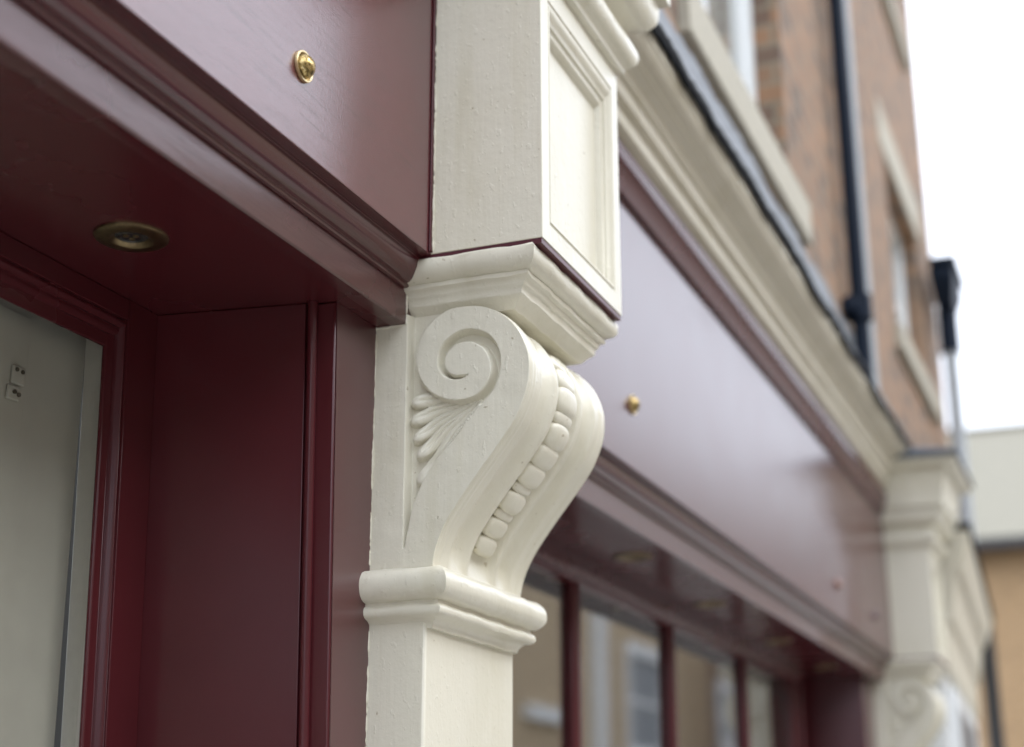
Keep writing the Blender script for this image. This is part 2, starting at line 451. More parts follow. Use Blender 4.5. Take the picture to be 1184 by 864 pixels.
for i in range(NS):
    row = [left[i][-1]]
    fade = min(1, (NS-1-i)/26)               # the flutes run out above the collar
    fade = fade*fade*(3-2*fade)
    for s in ss:
        if s in (0, 1): continue
        d = section(s)*fade
        q = FR[i] + NIN[i]*d
        row.append((XL + .0035 + (XR - XL - .007)*s, q[0], q[1]))
    row.append(right[i][-1]); fg.append(row)
br.grid(fg)
br.grid([[left[-1][j], right[-1][j]] for j in range(NC)])
br.grid([[left[0][j], right[0][j]] for j in range(NC)])
bracket = br.build('scroll_bracket', M_cream, pil, weld=True, smooth=38)
# graduated carved drops in the middle channel
def drop(uc, wid, ln, ht):
    i = int(np.clip(np.searchsorted(u, uc), 1, NS-2)); c = FR[i] + NIN[i]*.014; T = tg[i]; n_ = -NIN[i]
    m = MB(); P = []
    for a in range(15):
        th = -math.pi/2 + math.pi*a/14; row = []
        for k in range(28):
            ph = 2*math.pi*k/28
            ct = math.cos(th); co, si = math.cos(ph), math.sin(ph)
            sx = math.copysign(abs(math.sin(th))**.75, math.sin(th))*wid
            e = ct**.6
            q = c + T*(ln*e*math.copysign(abs(co)**.7, co)) + n_*(ht*e*math.copysign(abs(si)**.75, si))
            row.append((XM + sx, q[0], q[1]))
        row.append(row[0]); P.append(row)
    m.grid(P); m.build('carved_drop', M_cream, bracket, weld=True, smooth=60)
uc = .135
for wid, ln, ht in [(.046,.021,.018), (.051,.024,.021), (.054,.028,.023), (.050,.014,.017), (.053,.027,.023), (.053,.026,.022), (.052,.025,.022), (.046,.011,.015),
                    (.051,.024,.021), (.045,.011,.015), (.049,.022,.019), (.047,.021,.018)]:
    uc += ln; drop(uc, wid*.93, ln*1.12, ht*.84); uc += ln*.92

# wandering ridge of cream paint where the brush met the maroon woodwork
def ridge(m, a, b_, r0=.0028, step=.007):
    rd = random.Random(int(a[2]*1e4)); A_, B_ = Vector(a), Vector(b_); n = max(3, int((B_-A_).length/step)); t_ = (B_-A_).normalized()
    e1 = t_.orthogonal().normalized(); e2 = t_.cross(e1); rows = []; q1 = q2 = 0
    for i in range(n+1):
        q1 = .7*q1 + rd.uniform(-1,1)*.0011; q2 = .7*q2 + rd.uniform(-1,1)*.0011
        c = A_.lerp(B_, i/n) + e1*q1 + e2*q2; rr = r0*rd.uniform(.7, 1.35)
        rows.append([tuple(c + (e1*math.cos(k) + e2*math.sin(k))*rr) for k in np.linspace(0, 2*math.pi, 9)])
    m.grid(rows)
rg = MB()
ridge(rg, (2.640,1.3855,.53), (2.640,1.3855,1.030)); ridge(rg, (2.645,1.3860,GROUND+1.2), (2.645,1.3860,.40)); ridge(rg, (2.640,1.3840,1.0325), (2.640,1.3155,1.0325))
ridge(rg, (2.640,1.3135,1.0325), (2.640,1.3135,1.100)); ridge(rg, (2.6135,1.2455,1.176), (2.6135,1.2455,1.80))
rg.build('paint_ridge', M_cream, pil, weld=True, smooth=60)

# ------------------------------------------------------------------ maroon shopfront nearest the camera
X0 = -2.6
front_shop = thing('shopfront', 'near maroon painted shopfront with deep fascia over a recessed doorway', 'shopfront', (0, 1.4, GROUND))
XE = 2.70
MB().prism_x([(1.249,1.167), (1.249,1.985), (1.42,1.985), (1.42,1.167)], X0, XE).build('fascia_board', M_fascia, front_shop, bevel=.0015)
mould = [(1.249,1.1664), (1.270,1.1655), (1.2705,1.160)]
for i in range(11):
    a = math.radians(90)*i/10
    mould.append((1.3025 - .0305*math.cos(a), 1.1600 - .044*math.sin(a)))
mould += [(1.3040,1.1155), (1.3045,1.1085), (1.3060,1.1075), (1.33,1.1065), (1.42,1.1065), (1.42,1.1664)]
MB().prism_x(mould, X0, XE).build('fascia_moulding', M_mould, front_shop, bevel=.001, smooth=40)
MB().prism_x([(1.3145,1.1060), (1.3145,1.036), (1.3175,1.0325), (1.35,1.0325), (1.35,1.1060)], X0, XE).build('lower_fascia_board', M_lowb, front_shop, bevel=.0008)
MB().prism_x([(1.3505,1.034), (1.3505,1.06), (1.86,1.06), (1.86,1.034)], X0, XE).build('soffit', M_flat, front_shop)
# narrow strip covering the joint of fascia and block
MB().box(2.603, 2.616, 1.2435, 1.2488, 1.172, 1.985).build('edge_bead', M_flat, front_shop, bevel=.002)
topm = [(1.2485,1.985), (1.232,1.987), (1.229,1.998), (1.222,2.03), (1.210,2.058), (1.206,2.062), (1.206,2.108), (1.2485,2.108)]
MB().prism_x(topm, X0, XE).build('top_moulding', M_flat, front_shop, smooth=40)
# post beside the pilaster and splayed reveal
LEAN = .04
post = MB().prism_z([(2.466,1.386), (2.70,1.386), (2.70,1.84), (2.46,1.84), (2.462,1.425)], GROUND, 1.0335, LEAN)
post.build('door_post', M_upr, front_shop, bevel=.003)
MB().prism_z([(2.4695,1.3838), (2.70,1.3838), (2.70,1.3856), (2.4695,1.3856)], GROUND, 1.0332, LEAN).build('post_face', M_post, front_shop)
rv = MB().prism_z([(2.452,1.444), (2.459,1.450), (2.459,1.84), (2.396,1.84), (2.400,1.757)], GROUND, 1.0335, LEAN)
rv.build('reveal_panel', M_upr, front_shop, bevel=.002)
bd = [(2.456 + .0105*math.cos(a), 1.432 + .0105*math.sin(a)) for a in np.linspace(0, 2*math.pi, 17)[:-1]]
MB().prism_z(bd, GROUND, 1.0335, LEAN).build('reveal_bead', M_upr, front_shop, smooth=40)
# door frame
MB().prism_z([(2.399,1.762), (2.3045,1.762), (2.304,1.7675), (2.3025,1.7665), (2.3000,1.7655), (2.2975,1.7680), (2.2960,1.7735), (2.2945,1.7760), (2.2930,1.7800), (2.2920,1.7860),
                  (2.2735,1.788), (2.271,1.791), (2.271,1.797), (2.320,1.797), (2.320,1.83), (2.399,1.83)], GROUND, 1.0335, LEAN).build('door_frame', M_upr, front_shop, bevel=.0010, smooth=40)
hd = [(1.762,1.0335), (1.762,.991), (1.768,.990), (1.766,.987), (1.765,.982), (1.769,.977), (1.777,.974), (1.777,.966), (1.781,.961), (1.788,.958), (1.790,.934), (1.793,.931), (1.797,.931), (1.797,.965), (1.83,.965), (1.83,1.0335)]
MB().prism_x(hd, X0, 2.3035).build('head_frame', M_flat, front_shop, bevel=.0012, smooth=40)
MB().box(X0, 2.30, 1.800, 1.806, GROUND, .963).build('glass_pane', M_glass, front_shop)
MB().prism_x([(1.70,GROUND), (1.70,GROUND+.35), (1.80,GROUND+.35), (1.80,GROUND)], X0, 2.42).build('stall_riser', M_flat, front_shop)
# what stands behind the glass
ib = thing('window_backboard', 'pale grey painted backboard with a small hinge plate behind the near glass', 'board', (1.2, 1.86, GROUND))
MB().box(X0, 2.30, 1.876, 1.90, GROUND, 1.10).build('rear_board', M_board, ib)
MB().prism_z([(X0,1.858), (2.300,1.858), (2.300,1.875), (X0,1.875)], GROUND, 1.05, LEAN*.4).build('front_board', M_board, ib, bevel=.001)
MB().prism_z([(X0,1.855), (2.131,1.855), (2.131,1.8575), (X0,1.8575)], GROUND, .950, LEAN*.4).build('raised_panel', M_board, ib, bevel=.0006)
MB().prism_z([(2.294,1.835), (2.296,1.812), (2.315,1.812), (2.315,1.857), (2.294,1.857)], GROUND, 1.0, LEAN).build('edge_batten', M_boardl, ib, bevel=.002)
hp = MB(); hp.box(2.090, 2.124, 1.847, 1.8548, .811, .847); hp.box(2.082, 2.115, 1.848, 1.8548, .779, .807)
hinge = hp.build('hinge_plate', M_board, ib, bevel=.004)
for px_, pz_ in ((2.098,.838), (2.114,.837), (2.098,.795), (2.110,.792)):
    MB().lathe([(.0001,-.002), (.0042,-.002), (.0042,.002)], (px_, 1.8465, pz_), 'y', 14).build('screw', M_screw, hinge)

# downlights
def downlight(c, label, group='recessed downlights in the shopfront soffits'):
    t = thing('downlight', label, 'downlight', c, group)
    x, y, z = c
    MB().lathe([(.036,.010), (.036,-.001), (.040,-.0045), (.047,-.0065), (.058,-.0065), (.0635,-.004), (.0655,.0), (.0655,.003)], c, 'z', 48).build('bezel', M_dkbrass, t, smooth=35)
    return t
def bezel_ring(c, t):
    n = 48; prof = [(.0290,.0005), (.0297,-.0012), (.0370,-.0072), (.0390,-.0082), (.0420,-.0084), (.0580,-.0064), (.0635,-.0050), (.0655,-.0036), (.0660,-.0005), (.0660,.002), (.0290,.002)]
    m = MB(); k = len(prof); vs = []; fs = []
    for r, h in prof:
        for i in range(n):
            a = 2*math.pi*i/n; vs.append((c[0]+r*math.cos(a), c[1]+r*math.sin(a), c[2]+h))
    for j in range(k-1):
        for i in range(n): fs.append((j*n+i, j*n+(i+1)%n, (j+1)*n+(i+1)%n, (j+1)*n+i))
    m.add(vs, fs); return m.build('bezel', M_dkbrass, t, smooth=35)
def make_downlight(c, label):
    t = thing('downlight', label, 'downlight', c, 'recessed downlights in the shopfront soffits')
    bezel_ring(c, t)
    l = MB().lathe([(.0300,-.0006), (.0255,-.0030), (.0225,-.0034), (.0210,-.0012), (.0001,-.0014)], c, 'z', 32).build('lamp', M_lens, t, smooth=35)
    m = MB()
    for i in range(3):
        a = .5 + i*2.094
        m.lathe([(.0001,-.0036), (.004,-.0036), (.0055,-.0026), (.0055,-.001)], (c[0]+.010*math.cos(a), c[1]+.010*math.sin(a), c[2]), 'z', 16)
    m.build('lamp_chips', M_dkbrass, t, smooth=40)
    return t
def place(o, p): o.location = W(p)
dl0 = make_downlight((2.032, 1.5625, 1.034), 'bronze ringed downlight in the near dark maroon soffit, sharp and nearest')
# brass stud caps
def make_stud(c, label):
    t = thing('stud_cap', label, 'brass stud', c, 'brass stud caps on the fascias')
    x, y, z = c
    MB().lathe([(.0290,.0), (.0298,-.002), (.0294,-.0055), (.0286,-.0062), (.0262,-.0062), (.0250,-.0050), (.0246,-.0008), (.0230,-.0008)], c, 'y', 48).build('rim', M_rim, t, smooth=28)
    pr = [(.0228,-.001)] + [(.0228*math.cos(a), -.0030 - .0195*math.sin(a)) for a in np.linspace(.0, math.pi/2 - .02, 12)]
    MB().lathe(pr, c, 'y', 40).build('dome', M_brass, t, smooth=60)
    return t
st0 = make_stud((2.070, 1.249, 1.3268), 'polished brass domed stud on the near maroon fascia, sharp and largest')

# ------------------------------------------------------------------ the shop beyond (softly out of focus)
DZ = -.145
FX0, FX1 = 3.05, 8.95
far = thing('shopfront', 'further maroon shopfront between the two cream pilasters with dark glazed windows', 'shopfront', (6.0, 1.4, GROUND))
def sh(prof, dz): return [(y, z + dz) for y, z in prof]
MB().prism_x(sh([(1.249,1.167), (1.249,1.985), (1.42,1.985), (1.42,1.167)], DZ), FX0, FX1).build('fascia_board', M_farf, far, bevel=.0015)
MB().prism_x(sh(mould, DZ), FX0, FX1).build('fascia_moulding', M_mould, far, smooth=40)
MB().prism_x(sh([(1.3145,1.1060), (1.3145,1.036), (1.3175,1.0325), (1.35,1.0325), (1.35,1.1060)], DZ), FX0, FX1).build('lower_fascia_board', M_farf, far)
ZS = 1.034 + DZ
MB().prism_x([(1.3505,ZS), (1.3505,ZS+.026), (1.70,ZS+.026), (1.70,ZS)], FX0, FX1).build('soffit', M_flat, far)
MB().prism_x(sh(topm, DZ), FX0, FX1).build('top_moulding', M_flat, far, smooth=40)
YW = 1.59
MB().prism_x([(YW,ZS), (YW,.835), (YW+.010,.832), (YW+.020,.806), (YW+.030,.80), (YW+.09,.80), (YW+.09,ZS)], FX0, 7.93).build('head_frame', M_flat, far, bevel=.001)
mull = [3.45, 4.55, 5.64, 6.82, 7.86]
for xx in mull:
    MB().prism_z([(xx-.034,YW+.055), (xx-.034,YW+.045), (xx-.016,YW+.030), (xx+.016,YW+.030), (xx+.034,YW+.045), (xx+.034,YW+.055), (xx+.034,YW+.085), (xx-.034,YW+.085)], GROUND+.5, .801).build('mullion', M_upr, far, bevel=.002)
MB().box(FX0, 7.93, YW, YW+.10, GROUND, GROUND+.5).build('stall_riser', M_flat, far, bevel=.003)
for a, c in zip(mull[:-1], mull[1:]):
    MB().box(a+.03, c-.03, YW+.060, YW+.066, GROUND+.5, .81).build('window_pane', M_glass2, far)
MB().prism_z([(8.583,1.386), (8.95,1.386), (8.95,2.5), (8.50,2.5), (8.52,1.80)], GROUND, ZS).build('end_post', M_upr, far, bevel=.003)
MB().prism_z([(7.90,YW+.01), (7.96,YW+.01), (7.96,2.5), (7.90,2.5)], GROUND, ZS).build('lobby_side', M_upr, far, bevel=.003)
MB().box(7.96, 8.51, 2.40, 2.45, GROUND, ZS).build('lobby_door', M_upr, far)
MB().box(7.93, 8.55, 1.7005, 2.5, ZS+.002, ZS+.03).build('lobby_ceiling', M_flat, far)
# its dim interior
room = MB()
room.box(3.0, 7.89, 3.6, 3.65, GROUND, 1.35); room.box(3.0, 7.83, 1.71, 3.6, 1.28, 1.33)
room.box(3.0, 7.83, 1.71, 3.6, GROUND-.02, GROUND+.02); room.box(2.95, 3.0, 1.71, 3.6, GROUND, 1.3); room.box(7.83, 7.89, 1.70, 3.6, GROUND, 1.3)
room.build('interior_walls', M_dark, far)

labels = ['blurred downlight in the far soffit, first beyond the scroll bracket', 'blurred downlight in the far soffit, second beyond the scroll bracket',
          'blurred downlight in the far soffit, third beyond the scroll bracket', 'blurred downlight in the far soffit, last before the far pilaster']
for (x, y), lb in zip(((4.60,1.452), (5.68,1.482), (6.90,1.49), (8.02,1.49)), labels):
    o = copy_tree(dl0); place(o, (x, y, ZS)); o['label'] = lb
for (x, z), lb in zip(((3.989,1.214), (7.192,1.182), (8.31,1.184)), ('small blurred brass stud on the far maroon fascia just right of the scroll bracket',
          'faint blurred stud on the far maroon fascia, well short of the far pilaster', 'faint blurred stud on the far maroon fascia close beside the far pilaster')):
    o = copy_tree(st0); place(o, (x, 1.249, z)); o['label'] = lb
    if x > 5:
        for ch in o.children: ch.material_slots[0].link = 'OBJECT'; ch.material_slots[0].material = M_studp if x < 8 else M_farf

# cornice over both shops
corn = [(1.249,2.105), (1.2225,2.105), (1.2215,2.133), (1.212,2.136), (1.192,2.142), (1.1885,2.146), (1.1870,2.196), (1.182,2.199), (1.1680,2.199),
        (1.1650,2.202), (1.1645,2.247), (1.1600,2.251), (1.1500,2.2515), (1.1490,2.268), (1.143,2.279), (1.131,2.287), (1.118,2.291), (1.1095,2.2925), (1.1085,2.302),
        (1.1000,2.304), (1.090,2.309), (1.079,2.320), (1.0705,2.338), (1.0655,2.342), (1.0645,2.372), (1.249,2.372)]
def cornice(x0, x1, dz, label):
    t = thing('cornice', label, 'cornice', ((x0+x1)/2, 1.2, 2.1+dz), 'cornices over the shopfronts')
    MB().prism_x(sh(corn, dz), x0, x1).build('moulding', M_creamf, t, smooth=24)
    n = int((x1-x0)/.035); rd = random.Random(7); P = []; Q = []
    w1 = 0
    for i in range(n+1):
        x = x0 + (x1-x0)*i/n
        w1 = .75*w1 + .25*rd.uniform(-1, 1)*.055
        zb = 2.362 + dz + w1*.7; yo = 1.046 + w1*.20
        P.append([(x, 1.062, zb+.012), (x, yo+.004, zb), (x, yo, zb+.006), (x, yo+.002, 2.402+dz+w1*1.0), (x, yo+.012, 2.412+dz+w1*1.0)])
        Q.append([(x, yo+.008, 2.396+dz+w1*1.0), (x, yo-.003, 2.402+dz+w1*1.0), (x, yo+.006, 2.42+dz+w1*.6), (x, 1.11, 2.47+dz), (x, 1.212, 2.70+dz), (x, 1.224, 2.74+dz),
                  (x, 1.224, 2.885+dz+w1*.8), (x, 1.247, 2.885+dz+w1*.6)])
    MB().grid(P).build('drip_edge', M_drip, t, smooth=60)
    MB().grid(Q).build('lead_flashing', M_lead, t, smooth=60)
    return t
cornice(3.10, 8.93, DZ, 'long moulded cream cornice with ragged lead flashing above the far maroon fascia')

# far pilaster: same make as the near one
p2 = copy_tree(pil); place(p2, (XM + 6.285, 1.3, GROUND - .15))
p2['label'] = 'out of focus cream pilaster with scroll bracket at the far end of the shopfront'

# ------------------------------------------------------------------ brick upper storeys
WY = 1.25
bld = thing('brick_building', 'brown brick upper storeys with sash windows above the cream cornice', 'building', (5, WY, GROUND))
def wall_with_holes(x0, x1, z0, z1, holes, y, depth):
    m = MB(); xs = sorted({x0, x1, *[h[0] for h in holes], *[h[1] for h in holes]}); zs = sorted({z0, z1, *[h[2] for h in holes], *[h[3] for h in holes]})
    for a, c in zip(xs[:-1], xs[1:]):
        for e, g in zip(zs[:-1], zs[1:]):
            if any(h[0] <= a and c <= h[1] and h[2] <= e and g <= h[3] for h in holes): continue
            m.add([(a,y,e), (c,y,e), (c,y,g), (a,y,g)], [(0,1,2,3)])
    for h in holes:
        a, c, e, g = h; yb = y + depth
        m.add([(a,y,e), (c,y,e), (c,y,g), (a,y,g), (a,yb,e), (c,yb,e), (c,yb,g), (a,yb,g)], [(0,4,5,1), (1,5,6,2), (2,6,7,3), (3,7,4,0)])
    return m
BX1 = 13.25
holes = [(1.2,2.75,3.02,5.3), (4.95,6.586,3.02,5.3), (10.35,12.1,3.46,4.87), (1.2,2.75,6.6,8.6), (4.95,6.586,6.6,8.6), (10.35,12.1,6.72,8.4)]
m = wall_with_holes(-3, BX1, 2.25, 10.2, holes, WY, .17)
m.add([(BX1,WY,GROUND), (BX1,9,GROUND), (BX1,9,10.2), (BX1,WY,10.2)], [(0,1,2,3)])
m.add([(9.4,WY+.03,GROUND), (BX1,WY+.03,GROUND), (BX1,WY+.03,2.25), (9.4,WY+.03,2.25)], [(0,1,2,3)])
m.add([(-3,WY,10.2), (BX1,WY,10.2), (BX1,9,10.2), (-3,9,10.2)], [(0,1,2,3)])
m.build('brick_wall', M_brick, bld, weld=True)
for hx0, hx1, hz0, hz1 in holes:
    y = WY + .13
    f = MB(); t_ = .075
    f.box(hx0, hx0+t_, y, y+.08, hz0, hz1); f.box(hx1-t_, hx1, y, y+.08, hz0, hz1)
    f.box(hx0+t_, hx1-t_, y, y+.08, hz1-t_, hz1); f.box(hx0+t_, hx1-t_, y, y+.08, hz0, hz0+t_)
    zm = (hz0+hz1)/2; f.box(hx0+t_, hx1-t_, y+.03, y+.075, zm-.03, zm+.03)
    s_ = .055
    f.box(hx0+t_, hx0+t_+s_, y+.03, y+.07, hz0+t_, zm-.03); f.box(hx1-t_-s_, hx1-t_, y+.03, y+.07, hz0+t_, zm-.03)
    xm = (hx0+hx1)/2; f.box(xm-.018, xm+.018, y+.035, y+.065, hz0+t_, zm-.03); f.box(xm-.018, xm+.018, y+.035, y+.065, zm+.03, hz1-t_)
    wf = f.build('sash_window', M_white, bld, bevel=.004)
    MB().box(hx0+t_, hx1-t_, y+.05, y+.054, hz0+t_, hz1-t_).build('pane', M_glass2, wf)
    MB().box(hx0+t_, hx1-t_, y+.066, y+.07, hz0+t_, hz1-t_).build('blind', M_white, wf)
    if hz0 < 3.2:
        MB().box(hx0-.28, hx1+.30, WY-.045, WY+.16, hz0-.215, hz0+.004).build('sill', M_stone, wf, bevel=.006)
    else:
        MB().box(hx0-.22, hx1+.22, WY-.06, WY+.16, hz0-.17, hz0+.004).build('sill', M_stone, wf, bevel=.006)
    MB().box(hx0-.22, hx1+.22, WY-.012, WY+.16, hz1+.004, hz1+.36).build('lintel', M_stone, wf, bevel=.006)

# downpipe on the brick wall
pp = thing('downpipe', 'dark navy cast iron downpipe running up the brown brick wall', 'downpipe', (8.0, 1.165, 2.3))
def leanpipe(m, x, y, r, z0, z1, lean, zr):
    n = 24
    vs = []
    for z in (z0, z1):
        for i in range(n):
            a = 2*math.pi*i/n; vs.append((x + lean*(z-zr) + r*math.cos(a), y + r*math.sin(a), z))
    return m.add(vs, [(i, (i+1)%n, n+(i+1)%n, n+i) for i in range(n)])
PXX, PL = 8.0, -.02
leanpipe(MB(), PXX, 1.165, .046, 2.3, 10, PL, 3).build('pipe', M_navy, pp, smooth=40)
leanpipe(MB(), PXX, 1.165, .070, 2.78, 2.92, PL, 3).build('socket', M_navy, pp, smooth=40, bevel=.01)
leanpipe(MB(), PXX, 1.165, .060, 5.0, 5.12, PL, 3).build('socket', M_navy, pp, smooth=40, bevel=.01)
MB().box(PXX-.12, PXX+.12, 1.165, 1.245, 2.80, 2.89).build('bracket', M_navy, pp, bevel=.01)
gp = thing('sheen_pipe', 'pale grey pipe added as the sky sheen of the dark navy downpipe', 'pipe', (8.27, 1.165, 2.3))  # added pale tube, stands in for sky reflected along the navy pipe
leanpipe(MB(), PXX+.27, 1.165, .036, 2.36, 10, PL, 3).build('pipe', M_gpipe, gp, smooth=40)
MB().box(PXX+.22, PXX+.32, 1.165, 1.245, 4.4, 4.46).build('clip', M_gpipe, gp, bevel=.01)

# hopper and pipe on the far corner
hp_ = thing('rainwater_hopper', 'dark square rainwater hopper and pipe at the far corner of the brick building', 'rain hopper', (13.4, 1.12, 2.0))
h = MB()
hx, hy, hz = 12.60, 1.10, 4.30
h.add([(hx-.17,hy-.07,hz+.06), (hx+.17,hy-.07,hz+.06), (hx+.17,hy+.07,hz+.06), (hx-.17,hy+.07,hz+.06),
       (hx-.34,hy-.11,hz+.26), (hx+.34,hy-.11,hz+.26), (hx+.34,hy+.09,hz+.26), (hx-.34,hy+.09,hz+.26),
       (hx-.34,hy-.11,hz+.38), (hx+.34,hy-.11,hz+.38), (hx+.34,hy+.09,hz+.38), (hx-.34,hy+.09,hz+.38)],
      [(3,2,1,0), (0,1,5,4), (1,2,6,5), (2,3,7,6), (3,0,4,7), (4,5,9,8), (5,6,10,9), (6,7,11,10), (7,4,8,11), (8,9,10,11)])
h.build('hopper', M_navy, hp_, bevel=.01)
MB().box(hx-.38, hx+.38, hy-.14, hy+.09, hz+.38, hz+.43).build('rim', M_navy, hp_, bevel=.01)
leanpipe(MB(), hx, hy, .085, 3.98, hz+.08, 0, 3).build('pipe', M_navy, hp_, smooth=40)
leanpipe(MB(), hx, hy, .06, 2.0, 4.0, 0, 3).build('lower_pipe', M_gpipe, hp_, smooth=40)

# ------------------------------------------------------------------ the next shop, turned a little with the street
nx = thing('next_shopfront', 'small pale stone shopfront with white framed panel beyond the far pilaster', 'shopfront', (9.6, 1.05, GROUND))
A = math.radians(3.2)
def rot(p): return (9.55 + p[0]*math.cos(A) - p[1]*math.sin(A), 0.95 + p[0]*math.sin(A) + p[1]*math.cos(A), p[2])
def rotMB(m): m.v = [rot(p) for p in m.v]; return m
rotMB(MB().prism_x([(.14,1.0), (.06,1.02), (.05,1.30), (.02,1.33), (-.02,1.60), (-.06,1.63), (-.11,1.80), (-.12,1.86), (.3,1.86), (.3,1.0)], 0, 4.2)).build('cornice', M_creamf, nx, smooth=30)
rotMB(MB().box(0, 4.22, -.14, .3, 1.862, 1.91)).build('lead_top', M_drip, nx)
rotMB(MB().box(0, 4.0, .10, .4, GROUND, 1.0)).build('wall', M_white, nx)
fr = MB(); fr.box(.5, .62, .06, .098, -.2, .95); fr.box(3.4, 3.55, .06, .098, -.2, .95); fr.box(.62, 3.4, .06, .098, .85, .95); fr.box(.62, 3.4, .06, .098, -.2, -.05)
pf = rotMB(fr).build('panel_frame', M_white, nx, bevel=.005)
rotMB(MB().box(.62, 3.4, .07, .096, -.05, .85)).build('panel', M_greypanel, pf)
np_ = thing('corner_pipe', 'dark downpipe at the end of the pale stone shopfront', 'downpipe', (13.7, 1.15, GROUND))
leanpipe(MB(), 13.75, 1.12, .065, GROUND, 1.9, 0, 3).build('pipe', M_gutter, np_, smooth=40)
leanpipe(MB(), 13.75, 1.12, .085, .6, .7, 0, 3).build('socket', M_gutter, np_, smooth=40)

# ------------------------------------------------------------------ house closing the view
hs = thing('end_house', 'orange brick house with pale slate roof closing the end of the street', 'house', (50, 3, GROUND))
HX = 44.0
MB().box(HX, HX+12, -4.5, 10.5, GROUND, 8.25).build('wall', M_brick3, hs)
rf = MB().add([(HX-.6,-5.0,8.2), (HX-.6,11,8.2), (HX+6,11,13.0), (HX+6,-5.0,13.0), (HX+12.6,-5.0,8.2), (HX+12.6,11,8.2),
               (HX-.6,-5.0,8.05), (HX-.6,11,8.05), (HX+12.6,-5.0,8.05), (HX+12.6,11,8.05)],
              [(0,1,2,3), (3,2,5,4), (0,3,4,8,6), (1,7,9,5,2), (6,7,1,0), (4,5,9,8), (6,8,9,7)])
rf.build('roof', M_roof, hs)
MB().box(HX-.85, HX-.62, -5.0, 11, 7.85, 8.12).build('gutter', M_gutter, hs)
MB().box(HX+5.9, HX+6.1, -5.0, 11, 12.98, 13.12).build('ridge', M_roof, hs)

# ------------------------------------------------------------------ the other side of the street (seen in the shop glass)
OY = -9.5
def terrace(x0, x1, top, mat, label, nwin, seed, wins=None):
    t = thing('terraced_house', label, 'house', ((x0+x1)/2, OY-3, GROUND), 'houses on the opposite side of the street')
    wdt = (x1-x0)/nwin; hl = []
    for i in range(nwin):
        c = x0 + wdt*(i+.5)
        for z0, z1 in ((-1.2,1.6), (3.0,5.2)):
            if z1 < top - .4: hl.append((c-1.0, c+1.0, z0, z1))
    if wins: hl = wins
    m = MB(); y = OY
    xs = sorted({x0, x1, *[q[0] for q in hl], *[q[1] for q in hl]}); zs = sorted({GROUND-.2, top, *[q[2] for q in hl], *[q[3] for q in hl]})
    for a, c in zip(xs[:-1], xs[1:]):
        for e, g in zip(zs[:-1], zs[1:]):
            if any(q[0] <= a and c <= q[1] and q[2] <= e and g <= q[3] for q in hl): continue
            m.add([(a,y,e), (a,y,g), (c,y,g), (c,y,e)], [(0,1,2,3)])
    m.add([(x0,y,GROUND), (x0,y,top), (x0,y-10,top), (x0,y-10,GROUND)], [(0,1,2,3)]); m.add([(x1,y,GROUND), (x1,y,top), (x1,y-10,top), (x1,y-10,GROUND)], [(3,2,1,0)])
    m.build('wall', mat, t)
    MB().add([(x0,y+.3,top), (x1,y+.3,top), (x1,y-5,top+3.2), (x0,y-5,top+3.2), (x1,y-10.3,top), (x0,y-10.3,top)], [(0,1,2,3), (3,2,4,5), (0,3,5), (1,4,2), (0,5,4,1)]).build('roof', M_roof, t)
    for a, c, e, g in hl:
        f = MB(); k = .24
        f.box(a-.08, a+k, y-.12, y+.03, e, g); f.box(c-k, c+.08, y-.12, y+.03, e, g); f.box(a+k, c-k, y-.12, y+.03, g-k, g+.1); f.box(a+k, c-k, y-.12, y+.05, e-.12, e+k)
        f.box(a+k, c-k, y-.1, y-.04, (e+g)/2-.06, (e+g)/2+.06)
        w_ = f.build('window', M_white, t)
        MB().box(a+k, c-k, y-.11, y-.09, e+k, g-k).build('pane', M_greypanel, w_)
    return t
terrace(-34, -20, 7.4, M_brick, 'brown brick terrace far behind the camera across the street', 4, 5)
terrace(-20, -6, 6.9, M_brick2, 'tan brick terrace behind the camera across the street', 4, 6)
terrace(-6, 4, 6.6, M_brick2, 'tan brick house facing the near shopfront from across the street', 3, 1)
terrace(4.0, 15, 6.9, M_brick2, 'tan brick terrace with white windows across the street beyond the pilaster', 2, 2)
terrace(15.0, 31, 8.4, M_brick2, 'tan brick terrace with white windows opposite the far end of the shops', 4, 3)
tb = terrace(31.0, 44, 9.2, M_brick2, 'tan brick house with one tall white window mirrored in the far shop glass', 1, 4, [(39.75, 43.4, 2.3, 5.3), (32.4, 35.2, 6.4, 8.4), (39.9, 43.2, 6.4, 8.4), (32.2, 35.6, -1.4, 1.7), (38.6, 42.8, -1.4, 1.7)])
MB().box(36.75, 37.35, OY-.02, OY+.25, GROUND, 9.1).build('white_pier', M_white, tb)
MB().box(32.1, 34.5, OY-.02, OY+.2, 2.70, 3.02).build('fascia_strip', M_white, tb)
terrace(44.0, 48.4, 9.8, M_brick2, 'narrow tan brick house on the opposite side near the end of the street', 1, 5, [(45.2, 47.2, -1.4, 1.6), (45.2, 47.2, 6.6, 8.6)])
terrace(48.4, 66, 10.6, M_brick, 'brown brick terrace furthest along the opposite side of the street', 4, 6)

# ground
def sheet(name, x0, x1, y0, y1, z, mat):
    me = bpy.data.meshes.new(name); me.from_pydata([(x0,y0,z), (x1,y0,z), (x1,y1,z), (x0,y1,z)], [], [(0,1,2,3)]); me.materials.append(mat)
    o = bpy.data.objects.new(name, me); COL.objects.link(o); o['kind'] = 'structure'; return o
sheet('road', -400, 400, -400, 400, -.12, M_asph)
pv = MB().box(-40, 62, -2.6, 3.0, GROUND-.25, GROUND).build('pavement', M_pave); pv['kind'] = 'structure'
pv = MB().box(-40, 66, -13, -7.3, GROUND-.25, GROUND).build('pavement', M_pave); pv['kind'] = 'structure'

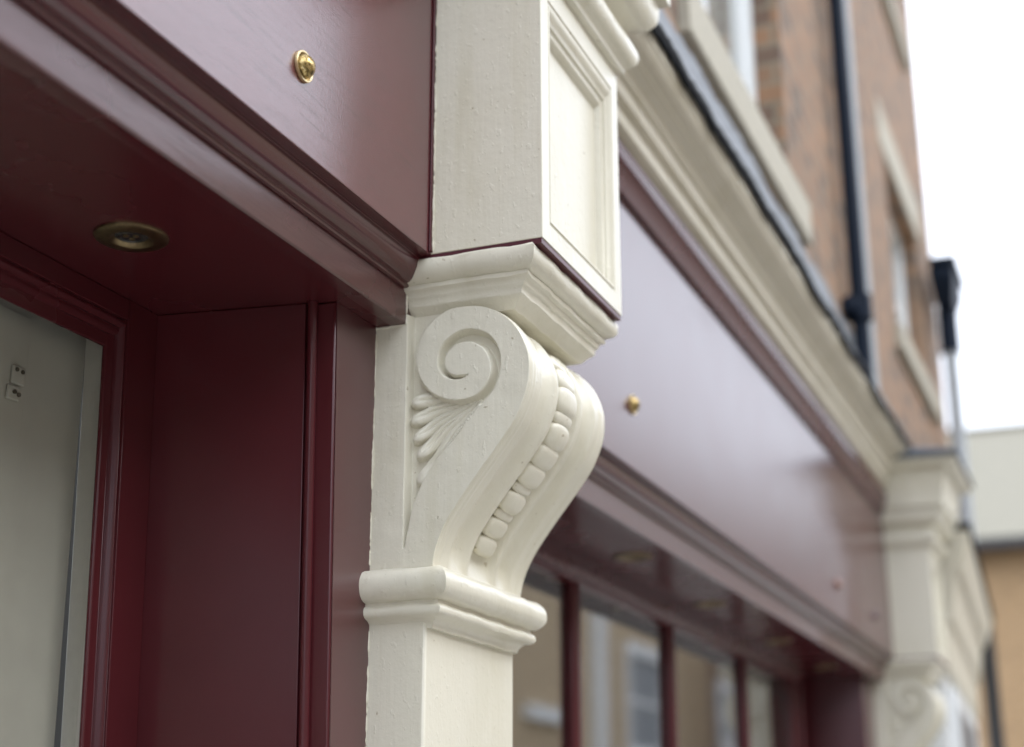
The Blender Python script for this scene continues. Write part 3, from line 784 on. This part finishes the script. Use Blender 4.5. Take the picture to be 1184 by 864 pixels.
# ------------------------------------------------------------------ camera
PX, PY_, VX, VY, F = 592., 432., 1330., 975., 1727.
Xc = Vector((VX-PX, -(VY-PY_), F)).normalized(); Zc = Vector((0, F, VY-PY_)).normalized(); Yc = -Zc.cross(Xc)
right_ = Vector((Xc[0], Yc[0], Zc[0])); up_ = Vector((Xc[1], Yc[1], Zc[1])); fwd_ = Vector((Xc[2], Yc[2], Zc[2]))
cam = bpy.data.cameras.new('camera'); co = bpy.data.objects.new('camera', cam); COL.objects.link(co)
mw = Matrix((( right_[0], up_[0], -fwd_[0], 0), (right_[1], up_[1], -fwd_[1], 0), (right_[2], up_[2], -fwd_[2], EYE), (0,0,0,1)))
co.matrix_world = mw
cam.sensor_width = 36; cam.lens = 36*F/1184; cam.clip_start = .02; cam.clip_end = 2000
cam.dof.use_dof = True; cam.dof.focus_distance = 2.02; cam.dof.aperture_fstop = 2.1
sc.camera = co

# ------------------------------------------------------------------ light: bright overcast
w = bpy.data.worlds.new('World'); sc.world = w; w.use_nodes = True
nt = w.node_tree; bg = nt.nodes['Background']
sk = nt.nodes.new('ShaderNodeTexSky'); sk.sky_type = 'NISHITA'; sk.sun_disc = False
EL, AZ = math.radians(44), math.radians(-78)         # sun over the street, a little along it
sk.sun_elevation = EL; sk.dust_density = 6; sk.air_density = 1.4; sk.ozone_density = 1
d = Vector((math.cos(EL)*math.cos(AZ), math.cos(EL)*math.sin(AZ), math.sin(EL)))   # towards the sun
sk.sun_rotation = math.atan2(d.x, d.y)
hsv = nt.nodes.new('ShaderNodeHueSaturation'); hsv.inputs['Saturation'].default_value = .28
nt.links.new(sk.outputs[0], hsv.inputs['Color']); cloud = nt.nodes.new('ShaderNodeMix'); cloud.data_type = 'RGBA'; cloud.inputs[0].default_value = .75   # even cloud cover over the clear sky
nt.links.new(hsv.outputs[0], cloud.inputs[6]); cloud.inputs[7].default_value = (14.1, 15.2, 17.3, 1)
tc = nt.nodes.new('ShaderNodeTexCoord'); sx = nt.nodes.new('ShaderNodeSeparateXYZ'); nt.links.new(tc.outputs['Generated'], sx.inputs[0])
mr = nt.nodes.new('ShaderNodeMapRange'); mr.inputs[1].default_value = 0; mr.inputs[2].default_value = 1; mr.inputs[3].default_value = .76; mr.inputs[4].default_value = 1.48   # overcast: brighter overhead
nt.links.new(sx.outputs[2], mr.inputs[0])
vm = nt.nodes.new('ShaderNodeVectorMath'); vm.operation = 'SCALE'; nt.links.new(cloud.outputs[2], vm.inputs[0]); nt.links.new(mr.outputs[0], vm.inputs['Scale'])
nt.links.new(vm.outputs[0], bg.inputs['Color'])
bg.inputs['Strength'].default_value = .12
sl = bpy.data.lights.new('sun', 'SUN'); sl.energy = 0.32; sl.angle = math.radians(30); sl.color = (1, .985, .96)
so = bpy.data.objects.new('sun', sl); COL.objects.link(so); so.rotation_euler = d.to_track_quat('Z', 'Y').to_euler()
vs_ = sc.view_settings; vs_.view_transform = 'Standard'; vs_.look = 'None'; vs_.exposure = 0.60; vs_.gamma = 1; vs_.use_curve_mapping = False
